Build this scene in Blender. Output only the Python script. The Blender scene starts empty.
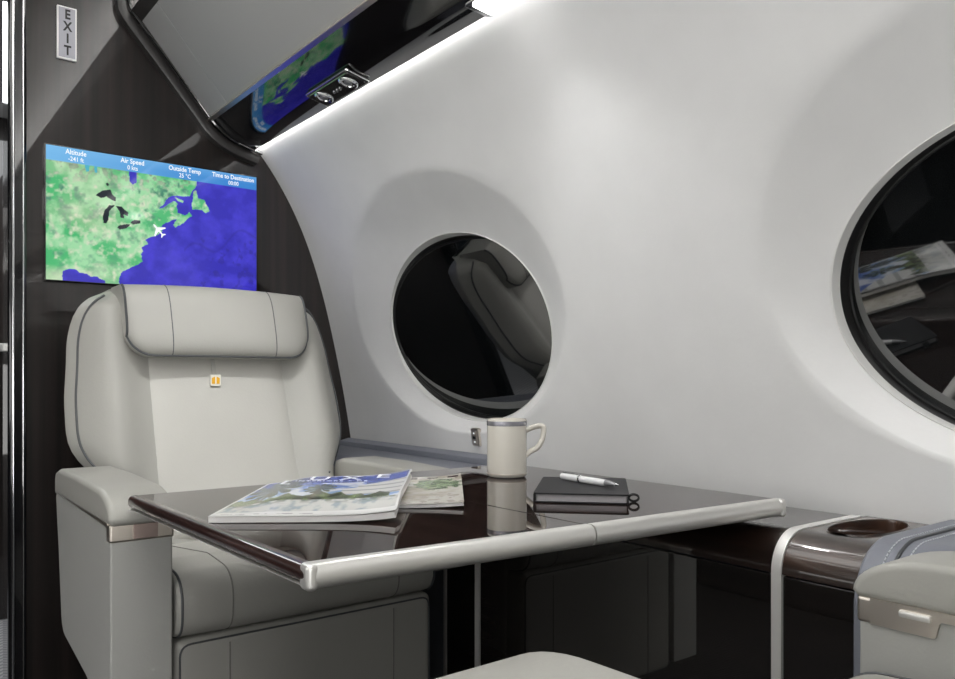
import bpy, bmesh, math, random
import numpy as np
from mathutils import Vector, Matrix, noise

random.seed(7)
S = bpy.context.scene
COL = S.collection
PI = math.pi
E = 0.866                 # eye height above the cabin floor
T = E - 0.166             # table top height
TH = math.radians(37.6)   # camera heading, turned outboard from the cabin axis
CT, ST = math.cos(TH), math.sin(TH)


def cam2w(r, d):          # a point given by its offset right of / in front of the viewpoint -> cabin x, y
    return (r * CT + d * ST, -r * ST + d * CT)


# ------------------------------------------------------------------ materials
def new_mat(name):
    m = bpy.data.materials.new(name)
    m.use_nodes = True
    nt = m.node_tree
    b = nt.nodes['Principled BSDF']
    return m, nt, b


def mat(name, col, rough=0.5, metal=0.0, coat=0.0, spec=0.5, bump=0.0, bscale=200.0, var=0.0, vscale=6.0, emit=None, estr=1.0, coat_rough=0.03):
    m, nt, b = new_mat(name)
    c = (*col, 1)
    b.inputs['Base Color'].default_value = c
    b.inputs['Roughness'].default_value = rough
    b.inputs['Metallic'].default_value = metal
    b.inputs['Coat Weight'].default_value = coat
    b.inputs['Coat Roughness'].default_value = coat_rough
    b.inputs['Specular IOR Level'].default_value = spec
    tc = nt.nodes.new('ShaderNodeTexCoord')
    if var > 0:
        n = nt.nodes.new('ShaderNodeTexNoise'); n.inputs['Scale'].default_value = vscale; n.inputs['Detail'].default_value = 4
        r = nt.nodes.new('ShaderNodeValToRGB')
        r.color_ramp.elements[0].position = 0.3; r.color_ramp.elements[1].position = 0.7
        r.color_ramp.elements[0].color = tuple(x * (1 - var) for x in col) + (1,)
        r.color_ramp.elements[1].color = tuple(min(1, x * (1 + var)) for x in col) + (1,)
        nt.links.new(tc.outputs['Object'], n.inputs['Vector'])
        nt.links.new(n.outputs['Fac'], r.inputs['Fac'])
        nt.links.new(r.outputs['Color'], b.inputs['Base Color'])
    if bump > 0:
        n2 = nt.nodes.new('ShaderNodeTexNoise'); n2.inputs['Scale'].default_value = bscale; n2.inputs['Detail'].default_value = 3
        bp = nt.nodes.new('ShaderNodeBump'); bp.inputs['Strength'].default_value = bump; bp.inputs['Distance'].default_value = 0.001
        nt.links.new(tc.outputs['Object'], n2.inputs['Vector'])
        nt.links.new(n2.outputs['Fac'], bp.inputs['Height'])
        nt.links.new(bp.outputs['Normal'], b.inputs['Normal'])
    if emit:
        b.inputs['Emission Color'].default_value = (*emit, 1)
        b.inputs['Emission Strength'].default_value = estr
    return m


def wood(name, dark, light, scale, axis='Z', coat=1.0, rough=0.35, stretch=14.0, spec=0.5):
    """dark straight-grained veneer under a clear gloss coat; grain runs along the axis"""
    m, nt, b = new_mat(name)
    tc = nt.nodes.new('ShaderNodeTexCoord')
    mp = nt.nodes.new('ShaderNodeMapping')
    s = [scale * stretch] * 3
    s['XYZ'.index(axis)] = scale * 0.35
    mp.inputs['Scale'].default_value = s
    n = nt.nodes.new('ShaderNodeTexNoise'); n.inputs['Scale'].default_value = 1.0; n.inputs['Detail'].default_value = 6; n.inputs['Distortion'].default_value = 0.4
    r = nt.nodes.new('ShaderNodeValToRGB')
    r.color_ramp.elements[0].position = 0.32; r.color_ramp.elements[1].position = 0.72
    r.color_ramp.elements[0].color = (*dark, 1); r.color_ramp.elements[1].color = (*light, 1)
    nt.links.new(tc.outputs['Object'], mp.inputs['Vector']); nt.links.new(mp.outputs['Vector'], n.inputs['Vector'])
    nt.links.new(n.outputs['Fac'], r.inputs['Fac']); nt.links.new(r.outputs['Color'], b.inputs['Base Color'])
    b.inputs['Roughness'].default_value = rough
    b.inputs['Coat Weight'].default_value = coat
    b.inputs['Coat Roughness'].default_value = 0.015
    b.inputs['Specular IOR Level'].default_value = spec
    return m


def attr_mat(name, rough=0.3, emit=0.0, coat=0.0):
    """colour computed per vertex by the script, on one flat printed or lit surface"""
    m, nt, b = new_mat(name)
    a = nt.nodes.new('ShaderNodeVertexColor'); a.layer_name = 'Col'
    if emit:
        b.inputs['Base Color'].default_value = (0.01, 0.01, 0.01, 1)
        nt.links.new(a.outputs['Color'], b.inputs['Emission Color'])
        b.inputs['Emission Strength'].default_value = emit
    else:
        nt.links.new(a.outputs['Color'], b.inputs['Base Color'])
    b.inputs['Roughness'].default_value = rough
    b.inputs['Coat Weight'].default_value = coat
    return m


def carpet(name, c1, c2, scale, rot):
    m, nt, b = new_mat(name)
    tc = nt.nodes.new('ShaderNodeTexCoord')
    mp = nt.nodes.new('ShaderNodeMapping'); mp.inputs['Rotation'].default_value = (0, 0, rot)
    w = nt.nodes.new('ShaderNodeTexWave'); w.inputs['Scale'].default_value = scale; w.inputs['Distortion'].default_value = 1.2; w.inputs['Detail'].default_value = 2
    r = nt.nodes.new('ShaderNodeValToRGB')
    r.color_ramp.elements[0].color = (*c1, 1); r.color_ramp.elements[1].color = (*c2, 1)
    bp = nt.nodes.new('ShaderNodeBump'); bp.inputs['Strength'].default_value = 0.5; bp.inputs['Distance'].default_value = 0.003
    nt.links.new(tc.outputs['Object'], mp.inputs['Vector']); nt.links.new(mp.outputs['Vector'], w.inputs['Vector'])
    nt.links.new(w.outputs['Fac'], r.inputs['Fac']); nt.links.new(r.outputs['Color'], b.inputs['Base Color'])
    nt.links.new(w.outputs['Fac'], bp.inputs['Height']); nt.links.new(bp.outputs['Normal'], b.inputs['Normal'])
    b.inputs['Roughness'].default_value = 0.95
    return m


M = {}
M['wall'] = mat('wall_fabric', (0.76, 0.76, 0.755), 0.75, bump=0.25, bscale=120, var=0.025, vscale=9)
M['headliner'] = mat('headliner', (0.41, 0.41, 0.405), 0.7, bump=0.1, bscale=300)
M['ceiling'] = mat('ceiling_white', (0.7, 0.7, 0.69), 0.7)
M['bulkhead'] = wood('bulkhead_veneer', (0.010, 0.008, 0.0075), (0.026, 0.019, 0.017), 3.0, 'Z')
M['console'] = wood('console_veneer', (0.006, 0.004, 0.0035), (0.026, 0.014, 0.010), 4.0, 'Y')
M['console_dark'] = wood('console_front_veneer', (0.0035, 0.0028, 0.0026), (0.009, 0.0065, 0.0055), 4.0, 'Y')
M['burl'] = wood('cup_console_burl', (0.010, 0.006, 0.004), (0.075, 0.034, 0.019), 9.0, 'Y', stretch=2.5)
M['table'] = wood('table_veneer', (0.012, 0.0085, 0.0075), (0.034, 0.019, 0.016), 4.0, 'Y')
M['table_edge'] = wood('table_edge_veneer', (0.014, 0.006, 0.005), (0.05, 0.018, 0.014), 5.0, 'Y')
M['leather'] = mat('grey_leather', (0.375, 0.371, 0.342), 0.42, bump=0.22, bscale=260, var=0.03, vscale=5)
M['leather_panel_lit'] = mat('grey_leather_lit_panel', (0.46, 0.453, 0.42), 0.45, bump=0.22, bscale=260, var=0.03, vscale=5)  # same grey leather, lightened where the downlight's hot spot falls
M['shell'] = mat('seat_side_leather', (0.385, 0.386, 0.366), 0.5, bump=0.2, bscale=260)
M['piping'] = mat('dark_grey_piping', (0.075, 0.08, 0.085), 0.5)
M['seam'] = mat('dark_seam_thread', (0.20, 0.195, 0.18), 0.6)  # thread darker than the seat leather
M['blue'] = mat('blue_grey_leather', (0.20, 0.21, 0.245), 0.5, bump=0.25, bscale=240)
M['thread'] = mat('pale_thread', (0.6, 0.62, 0.66), 0.7)
M['silver'] = mat('brushed_silver', (0.84, 0.83, 0.80), 0.40, 0.8, bump=0.05, bscale=90)
M['strip'] = mat('pale_metal_strip', (0.78, 0.77, 0.75), 0.5, 0.45)
M['nickel'] = mat('satin_nickel', (0.72, 0.66, 0.59), 0.36, 1.0)
M['button'] = mat('rose_brown_button', (0.42, 0.33, 0.30), 0.35, 0.7)
M['black_gloss'] = mat('black_gloss', (0.006, 0.006, 0.007), 0.08, coat=1.0)
M['black'] = mat('black_plastic', (0.008, 0.008, 0.009), 0.45)
M['gasket'] = mat('dark_bronze_gasket', (0.030, 0.028, 0.027), 0.28)
M['chrome'] = mat('chrome', (0.85, 0.85, 0.86), 0.1, 1.0)
M['glass_dark'] = mat('night_window_glass', (0.004, 0.005, 0.0055), 0.02, coat=1.0, spec=0.7)
M['glass_dark'].node_tree.nodes['Principled BSDF'].inputs['Coat IOR'].default_value = 2.1
for _k, _i, _s in (('bulkhead', 1.5, 0.25), ('table', 1.5, 0.0), ('console', 1.5, 0.2), ('console_dark', 1.95, 0.3)):
    _b = M[_k].node_tree.nodes['Principled BSDF']
    _b.inputs['Coat IOR'].default_value = _i; _b.inputs['Specular IOR Level'].default_value = _s
M['seal'] = mat('black_seal', (0.012, 0.012, 0.012), 0.3)
M['rim'] = mat('window_rim_white', (0.74, 0.74, 0.72), 0.4)
M['cove'] = mat('cove_lens', (0.9, 0.9, 0.9), 0.5, emit=(1, 0.985, 0.96), estr=27)
M['lamp'] = mat('reading_lens', (0.9, 0.9, 0.9), 0.5, emit=(1, 0.99, 0.97), estr=9)
M['upwash'] = mat('upwash_lens', (0.9, 0.9, 0.9), 0.5, emit=(1, 0.985, 0.965), estr=24)
M['mug'] = mat('cream_china', (0.70, 0.67, 0.60), 0.15, coat=0.6)
M['coffee'] = mat('mug_inside', (0.55, 0.53, 0.48), 0.2)
M['rim_silver'] = mat('grey_silver_glaze', (0.30, 0.30, 0.33), 0.25, 0.6)
M['book'] = mat('black_notebook_cover', (0.014, 0.014, 0.016), 0.5, spec=0.25, bump=0.15, bscale=500)
M['pages'] = mat('page_edges', (0.62, 0.61, 0.60), 0.8, bump=0.3, bscale=800)
M['pages_grey'] = mat('grey_page_edges', (0.34, 0.33, 0.34), 0.8)
M['pen'] = mat('white_pen', (0.82, 0.82, 0.83), 0.2, coat=0.5)
M['pen_grey'] = mat('grey_pen_grip', (0.28, 0.28, 0.29), 0.35, 0.6)
M['paper'] = mat('white_paper', (0.72, 0.72, 0.71), 0.45)
M['print'] = attr_mat('printed_cover', 0.25, 0, 0.4)
M['screen'] = attr_mat('lit_map_screen', 0.06, 1.15)
M['text_lit'] = mat('lit_white_text', (0.0, 0.0, 0.0), 0.5, emit=(0.95, 0.98, 1.0), estr=1.1)
M['text_white'] = mat('white_ink', (0.85, 0.86, 0.9), 0.5)
M['text_dark'] = mat('dark_ink', (0.02, 0.02, 0.02), 0.6)
M['sign'] = mat('sign_grey', (0.33, 0.33, 0.37), 0.35, emit=(0.6, 0.6, 0.66), estr=0.10)
M['sign_frame'] = mat('sign_frame_white', (0.8, 0.8, 0.78), 0.35, emit=(1, 1, 1), estr=0.12)
M['yellow'] = mat('yellow_enamel', (0.80, 0.42, 0.02), 0.35)
M['tag'] = mat('ivory_tag', (0.80, 0.78, 0.70), 0.3)
M['carpet'] = carpet('dark_ribbed_carpet', (0.010, 0.009, 0.009), (0.030, 0.027, 0.026), 22, 0.35)
M['carpet_light'] = carpet('pale_striped_carpet', (0.30, 0.30, 0.31), (0.55, 0.55, 0.56), 14, 0.9)
M['pedestal'] = mat('dark_pedestal', (0.02, 0.02, 0.02), 0.6)


# ------------------------------------------------------------------ mesh helpers
def obj(name, bm, m, parent=None, sharp=38.0, smooth=True, wn=True):
    bmesh.ops.recalc_face_normals(bm, faces=bm.faces)
    a = math.radians(sharp)
    for f in bm.faces:
        f.smooth = smooth
    for e in bm.edges:
        if len(e.link_faces) == 2:
            try:
                if e.calc_face_angle() > a:
                    e.smooth = False
            except ValueError:
                pass
    me = bpy.data.meshes.new(name)
    bm.to_mesh(me); bm.free()
    me.materials.append(m)
    o = bpy.data.objects.new(name, me)
    COL.objects.link(o)
    if smooth and wn and len(me.polygons) < 1500:
        wnm = o.modifiers.new('normals', 'WEIGHTED_NORMAL'); wnm.keep_sharp = True; wnm.weight = 80
    if parent is not None:
        o.parent = parent
    return o


def thing(name, label, cat, loc=(0, 0, 0), rotz=0.0, group=None):
    o = bpy.data.objects.new(name, None)
    o.empty_display_size = 0.05
    COL.objects.link(o)
    o.location = loc; o.rotation_euler = (0, 0, rotz)
    o['label'] = label; o['category'] = cat
    if group:
        o['group'] = group
    return o


def tag(o, label, cat, group=None):
    o['label'] = label; o['category'] = cat
    if group:
        o['group'] = group
    return o


def struct(o):
    o['kind'] = 'structure'
    return o


def add_box(bm, c, s, r=0.0, seg=3, mtx=None):
    res = bmesh.ops.create_cube(bm, size=1.0)
    vs = res['verts']
    bmesh.ops.scale(bm, vec=s, verts=vs)
    if r > 0:
        es = list({e for v in vs for e in v.link_edges})
        out = bmesh.ops.bevel(bm, geom=es, offset=r, segments=seg, profile=0.5, affect='EDGES', clamp_overlap=True)
        vs = list({v for f in out['faces'] for v in f.verts} | {v for v in vs if v.is_valid})
    bmesh.ops.translate(bm, vec=c, verts=vs)
    if mtx is not None:
        bmesh.ops.transform(bm, matrix=mtx, verts=vs)
    return vs


def box(c, s, r=0.0, seg=3):
    bm = bmesh.new(); add_box(bm, c, s, r, seg); return bm


def loft(rings, close=True, cap0=True, cap1=True, bm=None):
    bm = bm or bmesh.new()
    R = [[bm.verts.new(p) for p in ring] for ring in rings]
    n = len(R[0])
    for a, b in zip(R[:-1], R[1:]):
        for i in range(n if close else n - 1):
            j = (i + 1) % n
            bm.faces.new((a[i], a[j], b[j], b[i]))
    if close and cap0:
        bm.faces.new(R[0][::-1])
    if close and cap1:
        bm.faces.new(R[-1])
    return bm


def tube(pts, r, n=8, closed=False, bm=None, flat=1.0):
    pts = [Vector(p) for p in pts]
    N = len(pts)
    rings = []
    up = None
    for i, p in enumerate(pts):
        a = pts[(i - 1) % N] if (closed or i > 0) else pts[i]
        b = pts[(i + 1) % N] if (closed or i < N - 1) else pts[i]
        t = (b - a).normalized()
        if up is None:
            up = t.orthogonal().normalized()
        up = (up - t * up.dot(t)).normalized()
        s = t.cross(up)
        rings.append([p + up * (r * math.cos(k * 2 * PI / n)) + s * (r * flat * math.sin(k * 2 * PI / n)) for k in range(n)])
    if closed:
        rings.append(rings[0])
        bm = loft(rings, True, False, False, bm)
        bmesh.ops.remove_doubles(bm, verts=bm.verts, dist=1e-6)
        return bm
    return loft(rings, True, True, True, bm)


def lathe(prof, n=48, bm=None):
    rings = [[(r * math.cos(k * 2 * PI / n), r * math.sin(k * 2 * PI / n), z) for k in range(n)] for r, z in prof]
    return loft(rings, True, False, False, bm)


def extrude(poly, x0, x1, axis, r=0.0, seg=3, bm=None):
    """polygon of 2-D points swept along an axis; the other two axes take the points in order"""
    bm = bm or bmesh.new()

    def P(a, b, t):
        return {'X': (t, a, b), 'Y': (a, t, b), 'Z': (a, b, t)}[axis]
    v0 = [bm.verts.new(P(a, b, x0)) for a, b in poly]
    v1 = [bm.verts.new(P(a, b, x1)) for a, b in poly]
    n = len(poly)
    f = [bm.faces.new(v0[::-1]), bm.faces.new(v1)]
    for i in range(n):
        f.append(bm.faces.new((v0[i], v0[(i + 1) % n], v1[(i + 1) % n], v1[i])))
    bmesh.ops.recalc_face_normals(bm, faces=f)
    if r > 0:
        es = [e for e in f[0].edges] + [e for e in f[1].edges]
        bmesh.ops.bevel(bm, geom=es, offset=r, segments=seg, profile=0.5, affect='EDGES', clamp_overlap=True)
    return bm


def round_poly(pts, r, n=6):
    out = []
    N = len(pts)
    rs = r if isinstance(r, (list, tuple)) else [r] * N
    for i in range(N):
        p = Vector(pts[i]); a = Vector(pts[i - 1]); b = Vector(pts[(i + 1) % N])
        if rs[i] <= 0:
            out.append(tuple(p)); continue
        d1 = (a - p); d2 = (b - p)
        u1, u2 = d1.normalized(), d2.normalized()
        ang = u1.angle(u2)
        t = min(rs[i] / math.tan(ang / 2), d1.length * 0.49, d2.length * 0.49)
        s, e = p + u1 * t, p + u2 * t
        for k in range(n + 1):
            w = k / n
            out.append(tuple((1 - w) ** 2 * s + 2 * w * (1 - w) * p + w * w * e))
    return out


def smooth(t):
    t = max(0.0, min(1.0, t))
    return t * t * (3 - 2 * t)


def text_obj(name, s, size, m, parent, loc, rot=(PI / 2, 0, 0), align='CENTER', ext=0.0004, sx=1.0, spacing=1.0, bold=0.0):
    cu = bpy.data.curves.new(name, 'FONT')
    cu.body = s; cu.size = size; cu.align_x = align; cu.align_y = 'CENTER'; cu.extrude = ext; cu.resolution_u = 3
    cu.space_character = spacing; cu.offset = bold
    t = bpy.data.objects.new('tmp', cu); COL.objects.link(t)
    dg = bpy.context.evaluated_depsgraph_get()
    me = bpy.data.meshes.new_from_object(t.evaluated_get(dg))
    bpy.data.objects.remove(t)
    me.name = name
    me.materials.clear(); me.materials.append(m)
    o = bpy.data.objects.new(name, me); COL.objects.link(o)
    o.parent = parent; o.location = loc; o.rotation_euler = rot; o.scale = (sx, 1, 1)
    return o


def picture(name, P, nx, ny, colfn, m, parent):
    """grid surface; P(u, v) gives its place, colfn(U, V) its printed colours (numpy arrays, linear RGB)"""
    bm = bmesh.new()
    vs = [[bm.verts.new(P(i / nx, j / ny)) for i in range(nx + 1)] for j in range(ny + 1)]
    for j in range(ny):
        for i in range(nx):
            bm.faces.new((vs[j][i], vs[j][i + 1], vs[j + 1][i + 1], vs[j + 1][i]))
    for f in bm.faces:
        f.smooth = True
    me = bpy.data.meshes.new(name); bm.to_mesh(me); bm.free()
    U, V = np.meshgrid(np.linspace(0, 1, nx + 1), np.linspace(0, 1, ny + 1))
    c = np.ones(((nx + 1) * (ny + 1), 4), dtype=np.float32)
    c[:, :3] = np.clip(colfn(U, V).reshape(-1, 3), 0, 1)
    at = me.color_attributes.new('Col', 'FLOAT_COLOR', 'POINT')
    at.data.foreach_set('color', c.ravel())
    me.materials.append(m)
    o = bpy.data.objects.new(name, me); COL.objects.link(o); o.parent = parent
    return o


def lin(r, g, b):
    f = lambda v: (v / 255 / 12.92) if v / 255 <= 0.04045 else ((v / 255 + 0.055) / 1.055) ** 2.4
    return np.array([f(r), f(g), f(b)])


def fbm(U, V, scale, seed, octaves=4):
    """value noise on arrays"""
    rng = np.random.RandomState(seed)
    out = np.zeros_like(U); amp = 1.0; tot = 0.0
    for o in range(octaves):
        g = rng.rand(64, 64)
        x = (U * scale * 2 ** o) % 63; y = (V * scale * 2 ** o) % 63
        xi = np.floor(x).astype(int); yi = np.floor(y).astype(int)
        fx = x - xi; fy = y - yi
        fx = fx * fx * (3 - 2 * fx); fy = fy * fy * (3 - 2 * fy)
        out += amp * ((g[yi, xi] * (1 - fx) + g[yi, xi + 1] * fx) * (1 - fy) + (g[yi + 1, xi] * (1 - fx) + g[yi + 1, xi + 1] * fx) * fy)
        tot += amp; amp *= 0.5
    return out / tot


def inpoly(U, V, poly):
    r = np.zeros(U.shape, bool)
    n = len(poly)
    for i in range(n):
        x1, y1 = poly[i]; x2, y2 = poly[(i + 1) % n]
        if y1 == y2:
            continue
        c = ((y1 > V) != (y2 > V)) & (U < (x2 - x1) * (V - y1) / (y2 - y1) + x1)
        r ^= c
    return r


# ------------------------------------------------------------------ cabin shell
YB = 2.12                                            # forward bulkhead plane
zs = np.array([-0.36, -0.185, 0.082, 0.312, 0.49, 0.624])
xs = np.array([1.170, 1.156, 1.105, 1.041, 0.9635, 0.8685])
WP = np.polyfit(zs, xs, 4)


def wallx(z):
    return float(np.polyval(WP, z))


ZLO, ZHI = -0.206, 0.655
RIM_A, RIM_B, HAL_A, HAL_B = 0.309, 0.219, 0.408, 0.297
WIN_Y = [1.524, 0.303]
PITCH = 1.221
RIM_Z, HAL_Z = 0.116, 0.166


def rimx(z):
    return 1.127 - 0.24 * (z - 0.117)


def ray_ellipse(c, d, ec, a, b):
    """distance along direction d from c to the ellipse"""
    px, py = (c[0] - ec[0]) / a, (c[1] - ec[1]) / b
    dx, dy = d[0] / a, d[1] / b
    A = dx * dx + dy * dy; B = px * dx + py * dy; C = px * px + py * py - 1
    return (-B + math.sqrt(B * B - A * C)) / A


def window_cell(bm, yc, y0, y1):
    c = (yc, RIM_Z); n = 48
    per = []
    for k in range(n): per.append((y0 + (y1 - y0) * k / n, ZLO))
    for k in range(n): per.append((y1, ZLO + (ZHI - ZLO) * k / n))
    for k in range(n): per.append((y1 - (y1 - y0) * k / n, ZHI))
    for k in range(n): per.append((y0, ZHI - (ZHI - ZLO) * k / n))
    nr, no = 14, 14
    rings = [[] for _ in range(nr + no + 1)]
    for (py, pz) in per:
        d = (py - c[0], pz - c[1]); L = math.hypot(*d); d = (d[0] / L, d[1] / L)
        t0 = ray_ellipse(c, d, c, RIM_A, RIM_B)
        t1 = ray_ellipse(c, d, (yc + (0.016 if yc > 1 else -0.004), HAL_Z), HAL_A, HAL_B)
        for k in range(nr + 1):
            w = k / nr
            t = t0 + (t1 - t0) * w
            Y, Z = c[0] + d[0] * t, c[1] + d[1] * t
            g = 0.2 * smooth(1 - w) + 0.8 * (1 - w)
            rings[k].append((wallx(Z) * (1 - g) + max(rimx(Z), wallx(Z) + 0.004) * g, Y, Z + E))
        for k in range(1, no + 1):
            t = t1 + (L - t1) * k / no
            Y, Z = c[0] + d[0] * t, c[1] + d[1] * t
            rings[nr + k].append((wallx(Z), Y, Z + E))
    loft(rings, True, False, False, bm)


bm = bmesh.new()
edges = [WIN_Y[0] + PITCH / 2, WIN_Y[0] - PITCH / 2, WIN_Y[1] - PITCH / 2]
window_cell(bm, WIN_Y[0], edges[1], YB)
window_cell(bm, WIN_Y[1], edges[2], edges[1])
zz = np.linspace(ZLO, ZHI, 41)
loft([[(wallx(z), y, z + E) for z in zz] for y in np.linspace(-1.7, edges[2], 6)], False, bm=bm)
bmesh.ops.remove_doubles(bm, verts=bm.verts, dist=0.0004)
w = struct(obj('wall_right', bm, M['wall'], sharp=60))

# windows: rim, reveal, pane
TILT = [(0.29, 0.21, 0.070), (0.28, -0.04, 0.026)]      # pane angles chosen to steer what each window reflects
for i, yc in enumerate(WIN_Y):
    n = 128
    PK, PM, POFF = TILT[i]

    def ring(s, off, sz=None):
        out = []
        for k in range(n):
            a = 2 * PI * k / n
            y = yc + RIM_A * s * math.cos(a); z = RIM_Z + RIM_B * (sz or s) * math.sin(a)
            out.append((max(rimx(z), wallx(z) + 0.004) + off, y, z + E))
        return out
    def pane_ring(sc):
        out = []
        for k in range(n):
            a = 2 * PI * k / n
            dy = RIM_A * sc * math.cos(a); dz = RIM_B * sc * math.sin(a)
            out.append((max(rimx(RIM_Z) + POFF - PK * dz - PM * dy, wallx(RIM_Z + dz) + 0.012), yc + dy, RIM_Z + dz + E))
        return out
    bm = loft([ring(1.006, 0.0005), ring(1.003, -0.0015), ring(0.998, -0.002), ring(0.994, -0.0005), ring(0.993, 0.003)], True, False, False)
    wn = struct(obj('window_%d' % (i + 1), bm, M['rim'], sharp=70))
    a_, b_ = ring(0.993, 0.003), [(x - 0.003, y, z) for x, y, z in pane_ring(0.978)]
    mix = lambda t, k=1.0: [tuple(Vector(p).lerp(Vector(q), t)) for p, q in zip(a_, b_)]
    bm = loft([a_, mix(0.12), mix(0.3), mix(0.45)], True, False, False)
    obj('window_reveal', bm, M['rim'], wn, sharp=50)
    bm = loft([mix(0.45), mix(0.7), b_, [(x - 0.003, y, z) for x, y, z in pane_ring(0.968)], [(x + 0.001, y, z) for x, y, z in pane_ring(0.963)]], True, False, False)
    obj('window_seal', bm, M['seal'], wn, sharp=50)
    bm = bmesh.new()
    f = bm.faces.new([bm.verts.new((rimx(RIM_Z) + POFF - PK * RIM_B * math.sin(2 * PI * k / n) * 0.98 - PM * RIM_A * math.cos(2 * PI * k / n) * 0.98, yc + RIM_A * 0.98 * math.cos(2 * PI * k / n),
                                     RIM_Z + E + RIM_B * 0.98 * math.sin(2 * PI * k / n))) for k in range(n)])
    obj('window_pane', bm, M['glass_dark'], wn, smooth=False)

# forward bulkhead (to the fuselage curve), with the aisle opening to its left
top = [(wallx(z) + 0.005, z + E) for z in np.linspace(-0.866, 0.655, 40) if z > -0.30]
poly = [(0.297, 0.0), (1.165, 0.0), (1.165, E - 0.31)] + top + [(0.84, E + 1.02), (0.297, E + 1.02)]
bm = extrude(poly, YB, YB + 0.03, 'Y')
struct(obj('wall_front', bm, M['bulkhead'], sharp=30))
# door post at the aisle edge of the bulkhead
bm = extrude(round_poly([(0.262, 2.075), (0.300, 2.075), (0.300, 2.17), (0.262, 2.17)], 0.010), 0, E + 1.0, 'Z')
d1 = struct(obj('trim_1', bm, M['black_gloss']))
obj('chrome_strip', box((0.272, 2.073, 0.95), (0.005, 0.006, 1.85), 0.002), M['chrome'], d1)
obj('chrome_strip', box((0.292, 2.073, 0.95), (0.003, 0.005, 1.85), 0.001), M['chrome'], d1)

# floor
struct(obj('floor', box((0.03, -0.01 + 0.2, -0.01), (2.5, 3.9, 0.02)), M['carpet'], smooth=False))
struct(obj('floor_forward', box((0.03, 3.0, -0.0095), (2.5, 1.7, 0.021)), M['carpet_light'], smooth=False))
# ceiling
struct(obj('ceiling', box((0.03, 1.05, E + 1.03), (2.4, 5.6, 0.02)), M['ceiling'], smooth=False))
# opposite side, mirrored about the aisle
MX = 0.03
zz = np.linspace(-0.86, ZHI, 40)
bm = loft([[(2 * MX - wallx(max(z, -0.3)), y, z + E) for z in zz] for y in np.linspace(-1.7, 2.12, 4)], False)
struct(obj('wall_left', bm, M['wall'], sharp=60))
struct(obj('baseboard_left', box((2 * MX - 1.05, 0.2, (E - 0.2) / 2), (0.22, 3.78, E - 0.2), 0.03, 4), M['console_dark']))
struct(obj('wall_back', box((0.03, -1.72, 0.94), (2.4, 0.04, 1.9)), M['headliner'], smooth=False))
# bulkhead on the opposite side of the aisle
struct(obj('wall_front_left', box((2 * MX - 0.75, YB + 0.015, 0.94), (0.9, 0.03, 1.88)), M['bulkhead'], smooth=False))

# overhead: grey panel, gloss black service rail, cove lens, for both sides
P0 = (0.527, 0.9075); P1 = (0.553, 0.887); A = (0.7226, 0.681); B = (0.8500, 0.624)


def overhead(sgn, names):
    fx = (lambda x: x) if sgn > 0 else (lambda x: 2 * MX - x)
    Y0, Y1 = -1.7, YB
    # grey headliner panel with one cross joint
    def strip(p, q, th, y0, y1, r=0.002, seg=2):
        d = Vector((q[0] - p[0], q[1] - p[1])); nrm = Vector((d.y, -d.x)).normalized() * th
        if nrm.x < 0 and nrm.y < 0: nrm = -nrm
        if nrm.y < 0: nrm = -nrm
        pts = [p, q, (q[0] + nrm.x, q[1] + nrm.y), (p[0] + nrm.x, p[1] + nrm.y)]
        return extrude([(fx(a), b + E) for a, b in pts], y0, y1, 'Y', r, seg)
    o = strip(P1, A, 0.02, Y0, 1.9585)
    g = struct(obj(names[0], o, M['headliner']))
    obj('panel_end', strip(P1, A, 0.02, 1.9600, Y1 - 0.004), M['headliner'], g)
    obj('upper_trim', strip(P0, P1, 0.02, Y0, Y1 - 0.004, 0.003), M['gasket'], g)
    obj('lower_trim', strip((A[0] - 0.004, A[1] - 0.004), (A[0] + 0.006, A[1] - 0.008), 0.012, Y0, Y1 - 0.004, 0.002), M['nickel'], g)
    # black rail, gently hollowed
    n = 14
    low = []
    for k in range(n + 1):
        t = k / n
        low.append((A[0] + 0.004 + (B[0] - A[0] - 0.004) * t, A[1] - 0.002 + (B[1] - A[1]) * t - 0.018 * math.sin(PI * t)))
    up = [(a, b + 0.02) for a, b in low[::-1]]
    rail = struct(obj(names[1], extrude([(fx(a), b + E) for a, b in low + up], Y0, Y1 - 0.004, 'Y'), M['black_gloss'], sharp=30))
    # cove lens tucked between the rail lip and the wall, backed by a housing
    c = struct(obj(names[2], extrude([(fx(a), b + E) for a, b in [(B[0] + 0.001, B[1] + 0.008), (B[0] + 0.018, B[1] + 0.013), (B[0] + 0.018, B[1] + 0.02), (B[0] + 0.001, B[1] + 0.016)]], Y0, Y1 - 0.006, 'Y'), M['cove']))
    return g, rail, c


overhead(1, ('trim_2', 'trim_3', 'trim_4'))
overhead(-1, ('trim_5', 'trim_6', 'trim_7'))
# upwash lens on top of each grey panel, throwing light across the ceiling
for k, s in enumerate((1, -1)):
    x = 0.60 if s > 0 else 2 * MX - 0.60
    struct(obj('trim_%d' % (8 + k), box((x, 0.2, E + 0.90), (0.05, 3.7, 0.012), 0.003), M['upwash']))

# dark gasket sealing the overhead profile against the bulkhead
prof = [(0.520, 0.955), (0.522, 0.915), (0.545, 0.882), (0.62, 0.795), (0.70, 0.700), (0.730, 0.664), (0.760, 0.640), (0.80, 0.622), (0.862, 0.606)]


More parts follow.
